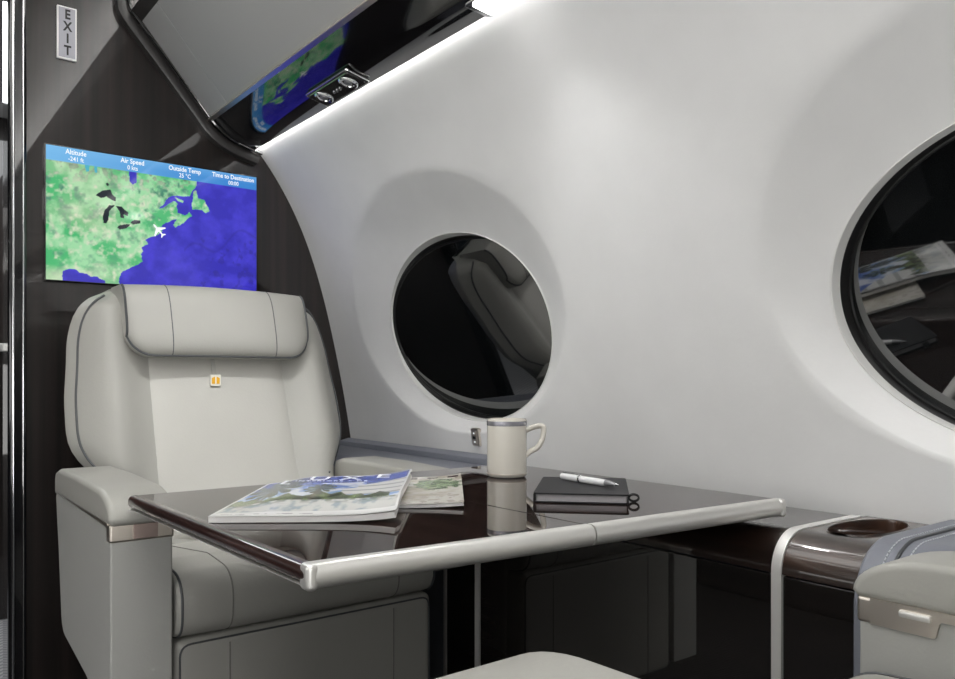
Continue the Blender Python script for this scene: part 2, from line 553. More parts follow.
def spline(pts, n):
    pts = [Vector(p) for p in pts]
    out = []
    for i in range(len(pts) - 1):
        p0 = pts[max(i - 1, 0)]; p1 = pts[i]; p2 = pts[i + 1]; p3 = pts[min(i + 2, len(pts) - 1)]
        for k in range(n):
            t = k / n
            out.append(0.5 * ((2 * p1) + (p2 - p0) * t + (2 * p0 - 5 * p1 + 4 * p2 - p3) * t * t + (3 * p1 - p0 - 3 * p2 + p3) * t ** 3))
    out.append(pts[-1])
    return out


pp = spline(prof, 5)


def ribbon(pp, o0, o1, y0, y1):
    rings = []
    for i, p in enumerate(pp):
        t = (pp[min(i + 1, len(pp) - 1)] - pp[max(i - 1, 0)]).normalized()
        nrm = Vector((-t.y, t.x))          # towards the panel side
        a = p + nrm * o0; b = p + nrm * o1
        m = p + nrm * (o0 + o1) / 2
        rings.append([(a.x, y1, a.y + E), (a.x, y0 + 0.006, a.y + E), (m.x, y0, m.y + E), (b.x, y0 + 0.006, b.y + E), (b.x, y1, b.y + E)])
    return loft(rings, True)


gk = struct(obj('trim_10', ribbon(pp, -0.022, 0.004, YB - 0.030, YB + 0.001), M['gasket'], sharp=60))
obj('gasket_bead', tube([(p.x, YB - 0.032, p.y + E) for p in [q + Vector((0.004, 0.006)) for q in pp]], 0.005, 8), M['black_gloss'], gk)
obj('gasket_tip', tube([(0.800, YB - 0.036, E + 0.628), (0.835, YB - 0.036, E + 0.618), (0.866, YB - 0.036, E + 0.611)], 0.0035, 8), M['chrome'], gk)

# ------------------------------------------------------------------ overhead fittings
rx = math.atan2(B[1] - A[1], B[0] - A[0])     # slope of the black rail


def rail_mtx(x, y, drop=0.0):
    t = (x - A[0]) / (B[0] - A[0])
    z = A[1] + (B[1] - A[1]) * t + E - drop - 0.018 * math.sin(PI * t) - 0.002
    sl_ = math.atan(math.tan(rx) - 0.018 * PI * math.cos(PI * t) / (B[0] - A[0]))
    return Matrix.Translation((x, y, z)) @ Matrix.Rotation(-sl_, 4, 'Y')


def fitting(name, label, cat, x, y):
    t = thing(name, label, cat)
    t.matrix_world = rail_mtx(x, y, 0.003)
    return t


t = fitting('air_vent_unit', 'chrome air vent plate with two round nozzles on the gloss black overhead rail', 'air vent', 0.808, 1.545)
obj('plate', extrude(round_poly([(-0.026, -0.085), (0.026, -0.085), (0.026, 0.085), (-0.026, 0.085)], 0.006), -0.003, 0.003, 'Z', 0.0015, 2), M['chrome'], t)
obj('inset', extrude(round_poly([(-0.020, -0.078), (0.020, -0.078), (0.020, 0.078), (-0.020, 0.078)], 0.006), -0.0045, -0.002, 'Z'), M['black_gloss'], t)
for sy in (-0.048, 0.050):
    bm = lathe([(0.0195, -0.004), (0.0190, -0.0065), (0.017, -0.0080), (0.013, -0.0072), (0.012, -0.0050), (0.0, -0.0048)], 32)
    nz = obj('nozzle', bm, M['chrome'], t); nz.location = (0, sy, 0)
    ey = obj('nozzle_eye', lathe([(0.008, -0.0048), (0.007, -0.0075), (0.0, -0.0082)], 24), M['pen_grey'], nz)
for k in range(3):
    bt = obj('button', lathe([(0.0035, -0.004), (0.0035, -0.0065), (0.0, -0.0068)], 12), M['chrome'], t); bt.location = (0.002, -0.012 + 0.012 * k, 0)
t.scale = (1.12, 1.12, 1.0)
t = fitting('reading_light', 'bright rectangular reading light with chrome frame at top of black rail', 'light', 0.822, 1.000)
obj('light_frame', extrude(round_poly([(-0.028, -0.07), (0.028, -0.07), (0.028, 0.07), (-0.028, 0.07)], 0.008), -0.004, 0.003, 'Z', 0.0015, 2), M['chrome'], t)
obj('lens', extrude(round_poly([(-0.022, -0.055), (0.022, -0.055), (0.022, 0.055), (-0.022, 0.055)], 0.006), -0.0065, -0.002, 'Z'), M['lamp'], t)
bpy.context.view_layer.update()

# ------------------------------------------------------------------ bulkhead fittings
ex = thing('exit_sign', 'grey vertical sign with white frame reading EXIT high on the bulkhead', 'sign', (0.389, YB, E + 0.824))
obj('sign_frame', box((0, -0.004, 0), (0.043, 0.008, 0.126), 0.0015, 2), M['sign_frame'], ex)
obj('sign_face', box((0, -0.0085, 0), (0.036, 0.002, 0.118), 0.0005, 1), M['sign'], ex)
for k, ch in enumerate('EXIT'):
    text_obj('letter', ch, 0.031, M['text_dark'], ex, (0.001, -0.0100, 0.0425 - 0.0285 * k), sx=0.80, bold=0.0009)

# television
TVX0, TVX1, TVZ0, TVZ1 = 0.343, 0.857, E + 0.232, E + 0.549
TW, THH = TVX1 - TVX0, TVZ1 - TVZ0
tv = thing('television', 'wall television showing a green and blue flight map above the far seat', 'television', ((TVX0 + TVX1) / 2, YB, TVZ0))
obj('bezel', box((0, -0.007, THH / 2), (TW + 0.007, 0.014, THH + 0.007), 0.003, 2), M['black_gloss'], tv)

# photo-sketched outlines (traced in a slanted view of the screen) taken to flat screen coordinates
def homography(src, dst):
    Am = []
    for (x, y), (u, v) in zip(src, dst):
        Am.append([x, y, 1, 0, 0, 0, -u * x, -u * y, -u]); Am.append([0, 0, 0, x, y, 1, -v * x, -v * y, -v])
    _, _, vt = np.linalg.svd(np.array(Am, float))
    return vt[-1].reshape(3, 3)


HM = homography([(152, 57), (866, 152), (860, 541), (145, 520)], [(0, 1), (1, 1), (1, 0), (0, 0)])


def h2(pts):
    out = []
    for x, y in pts:
        q = HM @ np.array([x, y, 1.0]); out.append((q[0] / q[2], q[1] / q[2]))
    return out


LAND = h2([(100, 30), (655, 120), (668, 185), (650, 205), (640, 222), (605, 222), (580, 225), (558, 240), (538, 268), (550, 265), (572, 250), (590, 240), (600, 247), (597, 262), (600, 280), (625, 285), (640, 275), (645, 288),
           (610, 318), (590, 330), (583, 320), (598, 300), (580, 305), (560, 312), (545, 320), (538, 332), (546, 345), (530, 358), (508, 362), (492, 376), (495, 388), (478, 402), (484, 412), (470, 424), (476, 446), (462, 458),
           (440, 470), (415, 484), (398, 500), (395, 514), (402, 540), (352, 540), (345, 518), (322, 505), (300, 508), (290, 497), (262, 492), (250, 480), (228, 482), (202, 490), (200, 510), (205, 540), (100, 560)])
ISL = h2([(655, 205), (665, 200), (668, 228), (690, 233), (700, 250), (707, 272), (692, 277), (682, 266), (650, 266), (648, 250)])
ISL2 = h2([(590, 225), (606, 232), (622, 238), (618, 245), (600, 238)])
LAKES = [h2(p) for p in (
    [(320, 226), (345, 210), (372, 206), (378, 222), (388, 232), (390, 247), (372, 240), (358, 230), (340, 236)],
    [(346, 320), (345, 300), (352, 278), (368, 260), (386, 260), (366, 282), (364, 310), (356, 322)],
    [(390, 262), (410, 264), (432, 284), (430, 296), (415, 290), (418, 304), (404, 300), (402, 280)],
    [(392, 336), (400, 328), (425, 322), (440, 324), (425, 336), (400, 342)],
    [(438, 316), (450, 308), (474, 308), (472, 318), (448, 324)],
    [(356, 186), (364, 183), (368, 192), (360, 196)])]
JAMES = h2([(436, 120), (462, 124), (462, 180), (448, 188), (438, 176)])
SMALL = [h2(p) for p in ([(283, 110), (300, 112), (300, 145), (290, 148)], [(318, 128), (328, 122), (328, 152), (320, 150)])]
# small aircraft glyph, nose to the upper left
_half = [(0, 1.0), (0.10, 0.86), (0.12, 0.38), (0.92, -0.18), (0.92, -0.36), (0.12, -0.10), (0.09, -0.62), (0.36, -0.84), (0.36, -0.98), (0, -0.86)]
_pl = _half + [(-a, b) for a, b in _half[-2:0:-1]]
_a = math.radians(42)
PLANE = [(0.497 + 0.038 * (a * math.cos(_a) - b * math.sin(_a)), 0.452 + 0.038 * 1.6 * (a * math.sin(_a) + b * math.cos(_a))) for a, b in _pl]


def map_colours(U, V):
    n1 = fbm(U * 1.6, V, 11, 1, 5); n2 = fbm(U * 1.6, V, 30, 2, 3); n3 = fbm(U * 1.6, V, 20, 5, 4); n4 = fbm(U, V, 4, 8, 3)
    jx = (n2 - 0.5) * 0.018; jy = (n3 - 0.5) * 0.022
    g1 = lin(74, 178, 112); g2 = lin(152, 210, 160); g3 = lin(208, 216, 190); g4 = lin(70, 132, 108)
    L = lambda a, b, t: a + (b - a) * np.clip(t, 0, 1)[..., None]
    land = L(L(np.broadcast_to(g1, U.shape + (3,)), g2, (n1 - 0.40) * 4.5), g3, (n2 - 0.50) * 2.6)
    land = L(land, g4, (0.44 - n3) * 3.6 * (0.45 + V))
    land = L(land, lin(226, 222, 196), (0.36 - np.abs(U - 0.06)) * 1.3 * np.clip((n4 - .4) * 3, 0, 1))
    land = L(land, lin(70, 92, 84), np.clip((V - 0.72) * 6, 0, 1) * np.clip((n2 - 0.52) * 5, 0, .6))
    o1 = lin(46, 40, 172); o2 = lin(66, 58, 200)
    sea = L(np.broadcast_to(o1, U.shape + (3,)), o2, (n1 - 0.35) * 2.2)
    ridge = np.exp(-((V - 0.18 - 0.62 * (U - 0.45) + 0.06 * np.sin(U * 26)) / 0.012) ** 2) * 0.35 * (U > .62) + np.clip((n3 - 0.60) * 5, 0, .5) * (U > .7) * (V < .45)
    sea = L(sea, lin(34, 30, 128), ridge)
    isl = inpoly(U + jx, V + jy, LAND) | inpoly(U + jx * .5, V + jy * .5, ISL) | inpoly(U, V, ISL2)
    c = np.where(isl[..., None], land, sea)
    for p in LAKES:
        c = np.where(inpoly(U + jx * .3, V + jy * .3, p)[..., None], lin(26, 34, 44), c)
    c = np.where(inpoly(U, V, JAMES)[..., None], lin(52, 48, 180), c)
    for p in SMALL:
        c = np.where(inpoly(U + jx * .5, V + jy * .5, p)[..., None], lin(72, 170, 190), c)
    gl = np.exp(-(((U - 0.31) / 0.035) ** 2 + ((V - 0.475) / 0.05) ** 2)) * 0.0
    c = L(c, np.array([1, 1, 1.0]), gl)
    hdr = V > 0.888
    hc = L(L(np.broadcast_to(lin(112, 178, 226), U.shape + (3,)), lin(52, 128, 200), U * 1.2), lin(128, 190, 232), (V - .93) * 5)
    return np.where(hdr[..., None], hc, c) * 1.0


screen = picture('screen', lambda u, v: (-TW / 2 + u * TW, -0.0146, v * THH), 400, 250, map_colours, M['screen'], tv)
hx = lambda u: -TW / 2 + u * TW
for u, a, b_ in ((0.125, 'Altitude', '-241 ft'), (0.375, 'Air Speed', '0 kts'), (0.625, 'Outside Temp', '25 °C'), (0.875, 'Time to Destination', '00:00')):
    text_obj('screen_text', a, 0.0165, M['text_lit'], tv, (hx(u), -0.0152, THH * 0.968), ext=0.0001, sx=0.85, bold=0.0002)
    text_obj('screen_text', b_, 0.0150, M['text_lit'], tv, (hx(u), -0.0152, THH * 0.918), ext=0.0001, sx=0.85, bold=0.0001)
bm = bmesh.new()
bm.faces.new([bm.verts.new((hx(u), -0.0152, v * THH)) for u, v in PLANE])
obj('aircraft_icon', bm, M['text_lit'], tv, smooth=False)

# small switch plate under the far window
Zs = -0.139
sw = thing('seat_switch', 'small nickel switch plate with black rocker on the wall under the far window', 'switch', (wallx(Zs) + 0.000, 1.494, Zs + E), 0)
sl = (wallx(Zs + 0.01) - wallx(Zs - 0.01)) / 0.02
sw.rotation_euler = (0, math.atan(sl), 0)
obj('plate', extrude(round_poly([(-0.014, -0.021), (0.014, -0.021), (0.014, 0.021), (-0.014, 0.021)], 0.004), -0.006, 0.004, 'X', 0.0012, 2), M['nickel'], sw)
obj('rocker', box((-0.006, 0, 0), (0.004, 0.016, 0.032), 0.0015, 2), M['nickel'], sw)
obj('rocker_slot', box((-0.0085, 0, 0), (0.002, 0.010, 0.007), 0.0007, 1), M['black'], sw)
for s in (-1, 1):
    obj('indicator', lathe([(0.0022, 0), (0.0016, 0.001), (0, 0.0012)], 12), M['text_lit'], sw).matrix_local = Matrix.Translation((-0.008, 0, s * 0.0105)) @ Matrix.Rotation(-PI / 2, 4, 'Y')

# ------------------------------------------------------------------ side ledge
LX = 0.935                 # inboard face of the wood console
LT = E - 0.200             # its top


def ledge_profile(x0, zt, r, x1, z0, n=10):
    pts = [(x0, z0), (x0, zt - r)]
    for k in range(1, n + 1):
        a = PI - (PI / 2) * k / n
        pts.append((x0 + r + r * math.cos(a), zt - r + r * math.sin(a)))
    pts += [(x1, zt), (x1, z0)]
    return pts


def cut_profile(zcut, off=0.0, th=0.012):
    """rounded shoulder of the console, from the groove up and back to the wall"""
    r = 0.052
    pts = [(LX - off, zcut)] + [p for p in ledge_profile(LX - off, LT + off, r, 1.140, 0)[1:-1]]
    r2 = r - th
    inn = [(LX + th, zcut)] + [p for p in ledge_profile(LX + th, LT - th, max(r2, 0.01), 1.140, 0)[1:-1]]
    return pts + inn[::-1]


YS0, YS1, YC0, YC1 = 0.575, 0.589, 0.470, 1.325
GZ = E - 0.252
cs = thing('side_console', 'dark gloss wood side console under the table with silver strips', 'console', (0, 0, 0))
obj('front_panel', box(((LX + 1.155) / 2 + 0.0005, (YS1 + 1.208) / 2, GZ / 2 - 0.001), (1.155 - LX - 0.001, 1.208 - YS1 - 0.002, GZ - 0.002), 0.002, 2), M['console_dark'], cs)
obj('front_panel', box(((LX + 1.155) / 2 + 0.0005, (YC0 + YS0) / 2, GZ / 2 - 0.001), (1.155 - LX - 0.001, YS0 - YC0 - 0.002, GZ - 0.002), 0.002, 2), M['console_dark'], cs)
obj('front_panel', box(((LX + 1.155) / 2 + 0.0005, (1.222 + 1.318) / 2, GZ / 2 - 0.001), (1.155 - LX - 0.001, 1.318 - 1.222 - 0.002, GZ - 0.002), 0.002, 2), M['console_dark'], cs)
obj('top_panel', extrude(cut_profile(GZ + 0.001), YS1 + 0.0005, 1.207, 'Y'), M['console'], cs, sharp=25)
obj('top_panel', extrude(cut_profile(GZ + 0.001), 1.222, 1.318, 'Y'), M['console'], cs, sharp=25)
for y0, y1 in ((YS0, YS1), (1.208, 1.221), (1.318, YC1)):
    pr = cut_profile(0.001, 0.0015, 0.014)
    obj('silver_strip', extrude(pr, y0, y1, 'Y'), M['strip'], cs, sharp=25)
# shoulder panel round the cup holder, with its oval opening
r = 0.052
cut = ledge_profile(LX, LT, r, 1.0, 0)[1:-2]
bm = extrude([(LX, GZ + 0.001)] + cut + [(LX + r, LT - 0.012), (LX + 0.012, LT - r), (LX + 0.012, GZ + 0.001)], YC0, YS0 - 0.0005, 'Y')
x0, x1, y0, y1 = LX + r, 1.155, YC0, YS0 - 0.0005
cx, cy, ca, cb = 1.062, 0.526, 0.078, 0.037
per = []
n = 24
for k in range(n): per.append((x0 + (x1 - x0) * k / n, y0))
for k in range(n): per.append((x1, y0 + (y1 - y0) * k / n))
for k in range(n): per.append((x1 - (x1 - x0) * k / n, y1))
for k in range(n): per.append((x0, y1 - (y1 - y0) * k / n))
rings = [[] for _ in range(7)]
lipo = []
for px, py in per:
    d = Vector((px - cx, py - cy)); L = d.length; d /= L
    t = ray_ellipse((cx, cy), d, (cx, cy), ca, cb)
    for k, (s, dz) in enumerate(((0.985, -0.030), (0.99, -0.004), (1.0, 0.0015), (1.015, 0.0022), (1.03, 0.0015), (1.05, 0.0))):
        tt = min(t * s, L * 0.995)
        rings[k].append((cx + d.x * tt, cy + d.y * tt, LT + dz))
    rings[6].append((px, py, LT))
loft(rings, True, False, False, bm)
obj('cup_shoulder', bm, M['burl'], cs, sharp=40)
er = [[(cx + ca * s * math.cos(2 * PI * k / 48), cy + cb * s * math.sin(2 * PI * k / 48), LT + dz) for k in range(48)] for s, dz in ((1.0, -0.028), (0.98, -0.05), (0.9, -0.075), (0.5, -0.078))]
obj('cup_holder', loft(er, True, False, True), M['black_gloss'], cs)
er = [[(cx + ca * s * math.cos(2 * PI * k / 48), cy + cb * s * math.sin(2 * PI * k / 48), LT + dz) for k in range(48)] for s, dz in ((0.985, -0.022), (0.90, -0.020), (0.885, -0.022), (0.90, -0.027), (0.98, -0.028))]
obj('holder_ring', loft(er, True, False, False), M['chrome'], cs)

# blue-grey leather ledges fore and aft of the console
def leather_ledge(label, y0, y1, x0, zt, r):
    t = thing('leather_ledge', label, 'side ledge', (0, 0, 0), group=None)
    obj('ledge_body', extrude(ledge_profile(x0, zt, r, 1.154, 0.0, 14), y0, y1, 'Y', 0.006, 3), M['blue'], t, sharp=40)
    return t


def arc_profile(x0, zt, r, off, zlo, x1, n=14):
    pts = [(x0 - off, zlo), (x0 - off, zt - r)]
    for k in range(1, n + 1):
        a = PI - (PI / 2) * k / n
        pts.append((x0 + r + (r + off) * math.cos(a), zt - r + (r + off) * math.sin(a)))
    pts.append((x1, zt + off))
    return pts


LB0, LBZ, LBR = 0.9015, E - 0.189, 0.075
lb = leather_ledge('blue-grey stitched leather side ledge rising beside the near seat arm', -1.68, 0.466, LB0, LBZ, LBR)
for off_y in (0.034, 0.050):
    pr = arc_profile(LB0, LBZ, LBR, 0.0008, E - 0.50, 1.13)
    obj('piping', tube([(a, 0.466 - (0.034 + 0.042) / 2, b) for a, b in pr], 0.0022, 6), M['piping'], lb) if off_y == 0.034 else None
for off_y in (0.026, 0.050):
    bm = bmesh.new()
    pr = [Vector((a, 0, b)) for a, b in arc_profile(LB0, LBZ, LBR, 0.0006, E - 0.50, 1.13)]
    acc = []
    for p, q in zip(pr[:-1], pr[1:]):
        m_ = max(1, int((q - p).length / 0.001))
        acc += [p.lerp(q, k / m_) for k in range(m_)]
    for k in range(0, len(acc) - 4, 6):
        a, b = acc[k], acc[k + 4]
        tube([(a.x, 0.466 - off_y, a.z), (b.x, 0.466 - off_y, b.z)], 0.0008, 5, bm=bm)
    obj('stitching', bm, M['thread'], lb)
lf = leather_ledge('blue-grey leather side ledge running under the wall beside the far seat', YC1 + 0.001, YB - 0.002, 0.935, E - 0.198, 0.05)
obj('ledge_rail', extrude(round_poly([(1.118, E - 0.200), (1.150, E - 0.200), (1.150, E - 0.176), (1.118, E - 0.184)], 0.004), YC1 + 0.004, YB - 0.004, 'Y'), M['blue'], lf)

# ------------------------------------------------------------------ club seat
def lerp_tab(z, tab):
    for (a, wa), (b, wb) in zip(tab[:-1], tab[1:]):
        if z <= b:
            t = (z - a) / (b - a)
            return wa + (wb - wa) * smooth(t) if False else wa + (wb - wa) * t
    return tab[-1][1]


WTAB = [(-0.45, 0.215), (-0.25, 0.232), (-0.19, 0.245), (-0.165, 0.268), (-0.14, 0.284), (-0.11, 0.291), (-0.04, 0.290), (0.02, 0.283), (0.07, 0.279), (0.11, 0.270), (0.14, 0.256), (0.16, 0.238), (0.175, 0.212), (0.186, 0.17)]


def wz(z):
    z -= E
    return (lerp_tab(z - 0.012, WTAB) + lerp_tab(z, WTAB) + lerp_tab(z + 0.012, WTAB)) / 3


def yf(z):
    return 0.395 + 0.34 * (z - 0.70) - 0.018 * smooth((0.70 - z) / 0.16)


def yfront(x, z):
    t = min(abs(x) / wz(z), 1.0)
    return yf(z) - 0.030 * math.exp(-((abs(x) - 0.212) / 0.040) ** 2) + 0.055 * t ** 9 + 0.012 * (1 - smooth(abs(x) / 0.16))


def make_seat(label, group, window_side):
    t = thing('club_seat', label, 'seat', (0, 0, 0), group=group)
    # backrest: one lofted body with side bolsters
    rings = []
    zlist = list(np.linspace(0.43, E + 0.14, 34)) + list(np.linspace(E + 0.145, E + 0.184, 10))
    for z in zlist:
        w_ = wz(z); cl = 1.0 - 0.9 * smooth((z - (E + 0.135)) / 0.055) if z > E + 0.135 else 1.0
        R = []
        nf = 36
        for k in range(nf + 1):
            x = -w_ + 2 * w_ * (0.5 - 0.5 * math.cos(PI * k / nf))
            y = yfront(x, z)
            R.append((x, y + (1 - cl) * 0.045, z))
        for k in range(1, nf):
            x = w_ - 2 * w_ * (0.5 - 0.5 * math.cos(PI * k / nf))
            q = abs(x) / w_
            R.append((x, yf(z) + 0.055 + (0.085 * (1 - q ** 5)) * max(cl, 0.25), z))
        rings.append(R)
    br = obj('backrest', loft(rings, True), M['leather'], t, sharp=60)
    # dark line of piping round each bolster
    for s in (-1, 1):
        pts = []
        for z in np.linspace(E - 0.185, E + 0.165, 44):
            x = s * (wz(z) * 0.945)
            pts.append((x, yfront(x, z) - 0.001, z))
        pts.insert(0, (s * 0.205, yfront(s * 0.205, E - 0.20) - 0.001, E - 0.205))
        obj('piping', tube(pts, 0.0024, 6), M['piping'], br)
    # centre panel
    hw, zb, zt_ = 0.170, 0.545, E + 0.09
    rows = []
    nx, nz = 28, 40
    bm = bmesh.new()
    g = []
    for j in range(nz + 1):
        z = zb + (zt_ - zb) * j / nz
        row = []
        for i in range(nx + 1):
            u = -1 + 2 * i / nx
            ww = hw * (1 + 0.10 * (0.86 - z))
            e = 1 - (1 - u ** 10) * (1 - (2 * j / nz - 1) ** 14)
            y = yf(z) - 0.004 - 0.010 * (1 - u * u) * 0.6 + 0.030 * e
            row.append(bm.verts.new((u * ww - 0.004, y, z)))
        g.append(row)
    for j in range(nz):
        for i in range(nx):
            bm.faces.new((g[j][i], g[j][i + 1], g[j + 1][i + 1], g[j + 1][i]))
    obj('back_panel', bm, M['leather_panel_lit'], t, sharp=80)
    # headrest pillow draped over the top
    zc, hh, H = E + 0.116, 0.076, 0.190
    def hsec(x):
        q = abs(x) / H
        q0 = 0.74; tq = min(max((q - q0) / (1 - q0), 0.0), 0.985)
        zl = zc - hh + 0.050 * (1 - math.sqrt(1 - tq * tq))
        zu = zc + hh - 0.006 * q * q
        zm, hv = (zl + zu) / 2, (zu - zl) / 2
        th = 0.042 * (1 - 0.35 * q ** 8)
        return zm, hv, th
    def hpt(x, a):
        zm, hv, th = hsec(x)
        c, s = math.cos(a), math.sin(a)
        z = zm + hv * math.copysign(abs(s) ** 0.62, s)
        yb = yf(zc) + 0.34 * (z - zc) * 0.9
        y = yb - 0.024 - th * math.copysign(abs(c) ** 0.7, c) + (0.060 * smooth((z - zc) / hh) if c < 0 else 0)
        return (x, y, z)
    rings = []
    xsn = [-H * math.cos(PI * k / 40) for k in range(41)]
    for x in xsn:
        rings.append([hpt(x, 2 * PI * k / 40) for k in range(40)])
    hr = obj('headrest', loft(rings, True), M['leather'], t, sharp=60)
    # piping along the sides and lower edge of the pillow, two upright seams on its face
    pts = []
    for k in range(0, 13):
        a = math.radians(72 - (72 + 64) * k / 12); p = hpt(-H * 0.992, a); pts.append((p[0] - 0.001, p[1], p[2]))
    for k in range(1, 48):
        x = -H * 0.992 * math.cos(PI * k / 48)
        p = hpt(x, math.radians(-66)); pts.append((p[0], p[1] - 0.001, p[2]))
    for k in range(12, -1, -1):
        a = math.radians(72 - (72 + 64) * k / 12); p = hpt(H * 0.992, a); pts.append((p[0] + 0.001, p[1], p[2]))
    obj('piping', tube(pts, 0.0026, 6), M['piping'], hr)
    for sx in (-0.108, 0.108):
        pts = [hpt(sx, math.radians(a)) for a in range(-66, 90, 6)]
        obj('seam', tube([(p[0], p[1] + 0.0003, p[2]) for p in pts], 0.0011, 6), M['piping'], hr)
    # pull strap and tag below the pillow
    zs_ = np.linspace(E + 0.055, E + 0.005, 8)
    st = obj('pull_strap', loft([[(-0.022, yf(z) - 0.0155, z), (-0.014, yf(z) - 0.0155, z), (-0.014, yf(z) - 0.0120, z), (-0.022, yf(z) - 0.0120, z)] for z in zs_], True), M['leather'], t)
    zt2 = E - 0.004
    tg = obj('tag', extrude(round_poly([(-0.0285, zt2 - 0.012), (-0.0075, zt2 - 0.012), (-0.0075, zt2 + 0.011), (-0.0285, zt2 + 0.011)], 0.002), yf(zt2) - 0.0185, yf(zt2) - 0.013, 'Y'), M['tag'], st)
    for x in (-0.0228, -0.0132):
        obj('tag_mark', extrude([(x - 0.0032, zt2 - 0.008), (x + 0.0032, zt2 - 0.008), (x + 0.0032, zt2 + 0.0070 - (0.003 if x > -0.018 else 0)), (x - 0.0032, zt2 + 0.0070 - (0.003 if x < -0.018 else 0))], yf(zt2) - 0.0192, yf(zt2) - 0.0183, 'Y'), M['yellow'], tg)
    # cushion: profile swept across the seat, ends rounded
    prof_c = round_poly([(0.42, 0.44), (0.42, 0.545), (0.10, 0.580), (-0.012, 0.572), (-0.012, 0.482), (0.06, 0.470)], [0.01, 0.02, 0.10, 0.055, 0.045, 0.01], 8)
    cxp = sum(p[0] for p in prof_c) / len(prof_c); czp = sum(p[1] for p in prof_c) / len(prof_c)
    hwc = 0.230
    rings = []
    for x, s in [(-1, 0.90), (-0.993, 0.945), (-0.975, 0.975), (-0.94, 0.993), (-0.88, 1.0), (-0.66, 1.006), (-0.645, 1.0), (-0.63, 1.006), (-0.3, 1.012), (0, 1.014), (0.3, 1.012), (0.63, 1.006), (0.645, 1.0), (0.66, 1.006), (0.88, 1.0), (0.94, 0.993), (0.975, 0.975), (0.993, 0.945), (1, 0.90)]:
        rings.append([(x * hwc, cxp + (a - cxp) * (1 - (1 - s) * 0.5), czp + (b - czp) * s) for a, b in prof_c])
    cu = obj('seat_cushion', loft(rings, True), M['leather'], t, sharp=50)
    def ring_at(x, s, o=0.0008):
        return [(x, cxp + (a - cxp) * (1 - (1 - s) * 0.5) * (1 + o), czp + (b - czp) * (s + o)) for a, b in prof_c]
    for x in (-0.645, 0.645):
        obj('seam', tube(ring_at(x * hwc, 1.0), 0.0013, 6, True), M['seam'], cu)
    for x in (-0.972, 0.972):
        obj('piping', tube(ring_at(x * hwc, 0.984), 0.0019, 6, True), M['piping'], cu)
    # leg rest below
    lr = obj('leg_rest', box((0, 0.034, 0.330), (0.458, 0.06, 0.29), 0.014, 4), M['leather'], t)
    pts = round_poly([(-0.2225, 0.19), (0.2225, 0.19), (0.2225, 0.468), (-0.2225, 0.468)], 0.018, 5)
    obj('piping', tube([(a, 0.0050, b) for a, b in pts], 0.0017, 6, True), M['piping'], lr)
    for sx in (-0.147, 0.147):
        obj('seam', tube([(sx, 0.0042, 0.19), (sx, 0.0042, 0.46)], 0.0013, 6), M['seam'], lr)
    # arms
    for s in (-1, 1):
        xi, xo = 0.2345, 0.3200
        lo, hi = (s * xi, s * xo) if s > 0 else (s * xo, s * xi)
        poly = round_poly([(0.0, 0.20), (0.0, E - 0.2095), (0.40, E - 0.206), (0.375, E - 0.30), (0.345, 0.425), (0.10, 0.395), (0.06, 0.20)], [0.0, 0.004, 0.01, 0.03, 0.04, 0.08, 0.0], 6)
        if s == window_side:                       # the arm beside the ledge has no panel down to the floor
            poly = round_poly([(0.0, E - 0.345), (0.0, E - 0.2095), (0.40, E - 0.206), (0.385, E - 0.345)], [0.03, 0.004, 0.01, 0.04], 6)
        ab = obj('arm_panel', extrude(poly, lo, hi, 'X', 0.010, 4), M['shell'], t, sharp=35)
        # pad
        pp_ = [(-0.002, E - 0.209)] + [(-0.008 + 0.085 * (1 - math.cos(PI / 2 * k / 12)), E - 0.203 + 0.041 * math.sin(PI / 2 * k / 12)) for k in range(13)] + [(0.22, E - 0.159), (0.36, E - 0.160), (0.388, E - 0.167), (0.395, E - 0.180), (0.395, E - 0.209)]
        ap = obj('arm_pad', extrude(pp_, lo - 0.003, hi + 0.003, 'X', 0.024, 7), M['leather'], ab, sharp=60, wn=False)
        # metal band: wraps the front corner, runs back as a thin line
        zb0, zb1 = E - 0.233, E - 0.207
        bm = bmesh.new()
        add_box(bm, ((lo + hi) / 2, 0.008, (zb0 + zb1) / 2), (hi - lo + 0.004, 0.020, zb1 - zb0), 0.0035, 3)
        xin = s * xi - s * 0.0005
        pl = round_poly([(0.012, zb0), (0.074, zb0), (0.078, zb1 - 0.009), (0.38, zb1 - 0.006), (0.38, zb1 + 0.002), (0.012, zb1)], [0, 0.004, 0.004, 0, 0, 0], 4)
        extrude(pl, xin - 0.002, xin + 0.002, 'X', 0, bm=bm)
        xon = s * xo
        extrude([(0.012, zb1 - 0.005), (0.39, zb1 + 0.003), (0.39, zb1 + 0.008), (0.012, zb1)], xon - 0.0015, xon + 0.0015, 'X', 0, bm=bm)
        mb = obj('metal_band', bm, M['nickel'], ab, sharp=30)
        obj('recline_button', box(((lo + hi) / 2 + 0.004, -0.003, (zb0 + zb1) / 2 + 0.001), (0.034, 0.003, 0.021), 0.001, 2), M['button'], mb)
        ab.location.z = -0.015 if s == window_side else (-0.003 if window_side < 0 else 0.0)
        obj('release_tab', box((xin - s * 0.003, 0.056, zb1 - 0.008), (0.006, 0.030, 0.007), 0.002, 2), M['silver'], mb)
    # pedestal
    obj('pedestal', extrude(round_poly([(-0.19, 0.09), (0.19, 0.09), (0.19, 0.42), (-0.19, 0.42)], 0.03), 0.0, 0.19, 'Z', 0.006, 2), M['pedestal'], t)
    obj('seat_frame', extrude(round_poly([(0.055, 0.21), (0.40, 0.21), (0.40, 0.50), (0.055, 0.50)], [0.09, 0.02, 0.01, 0.01]), -0.233, 0.233, 'X', 0.008, 3), M['shell'], t)
    return t


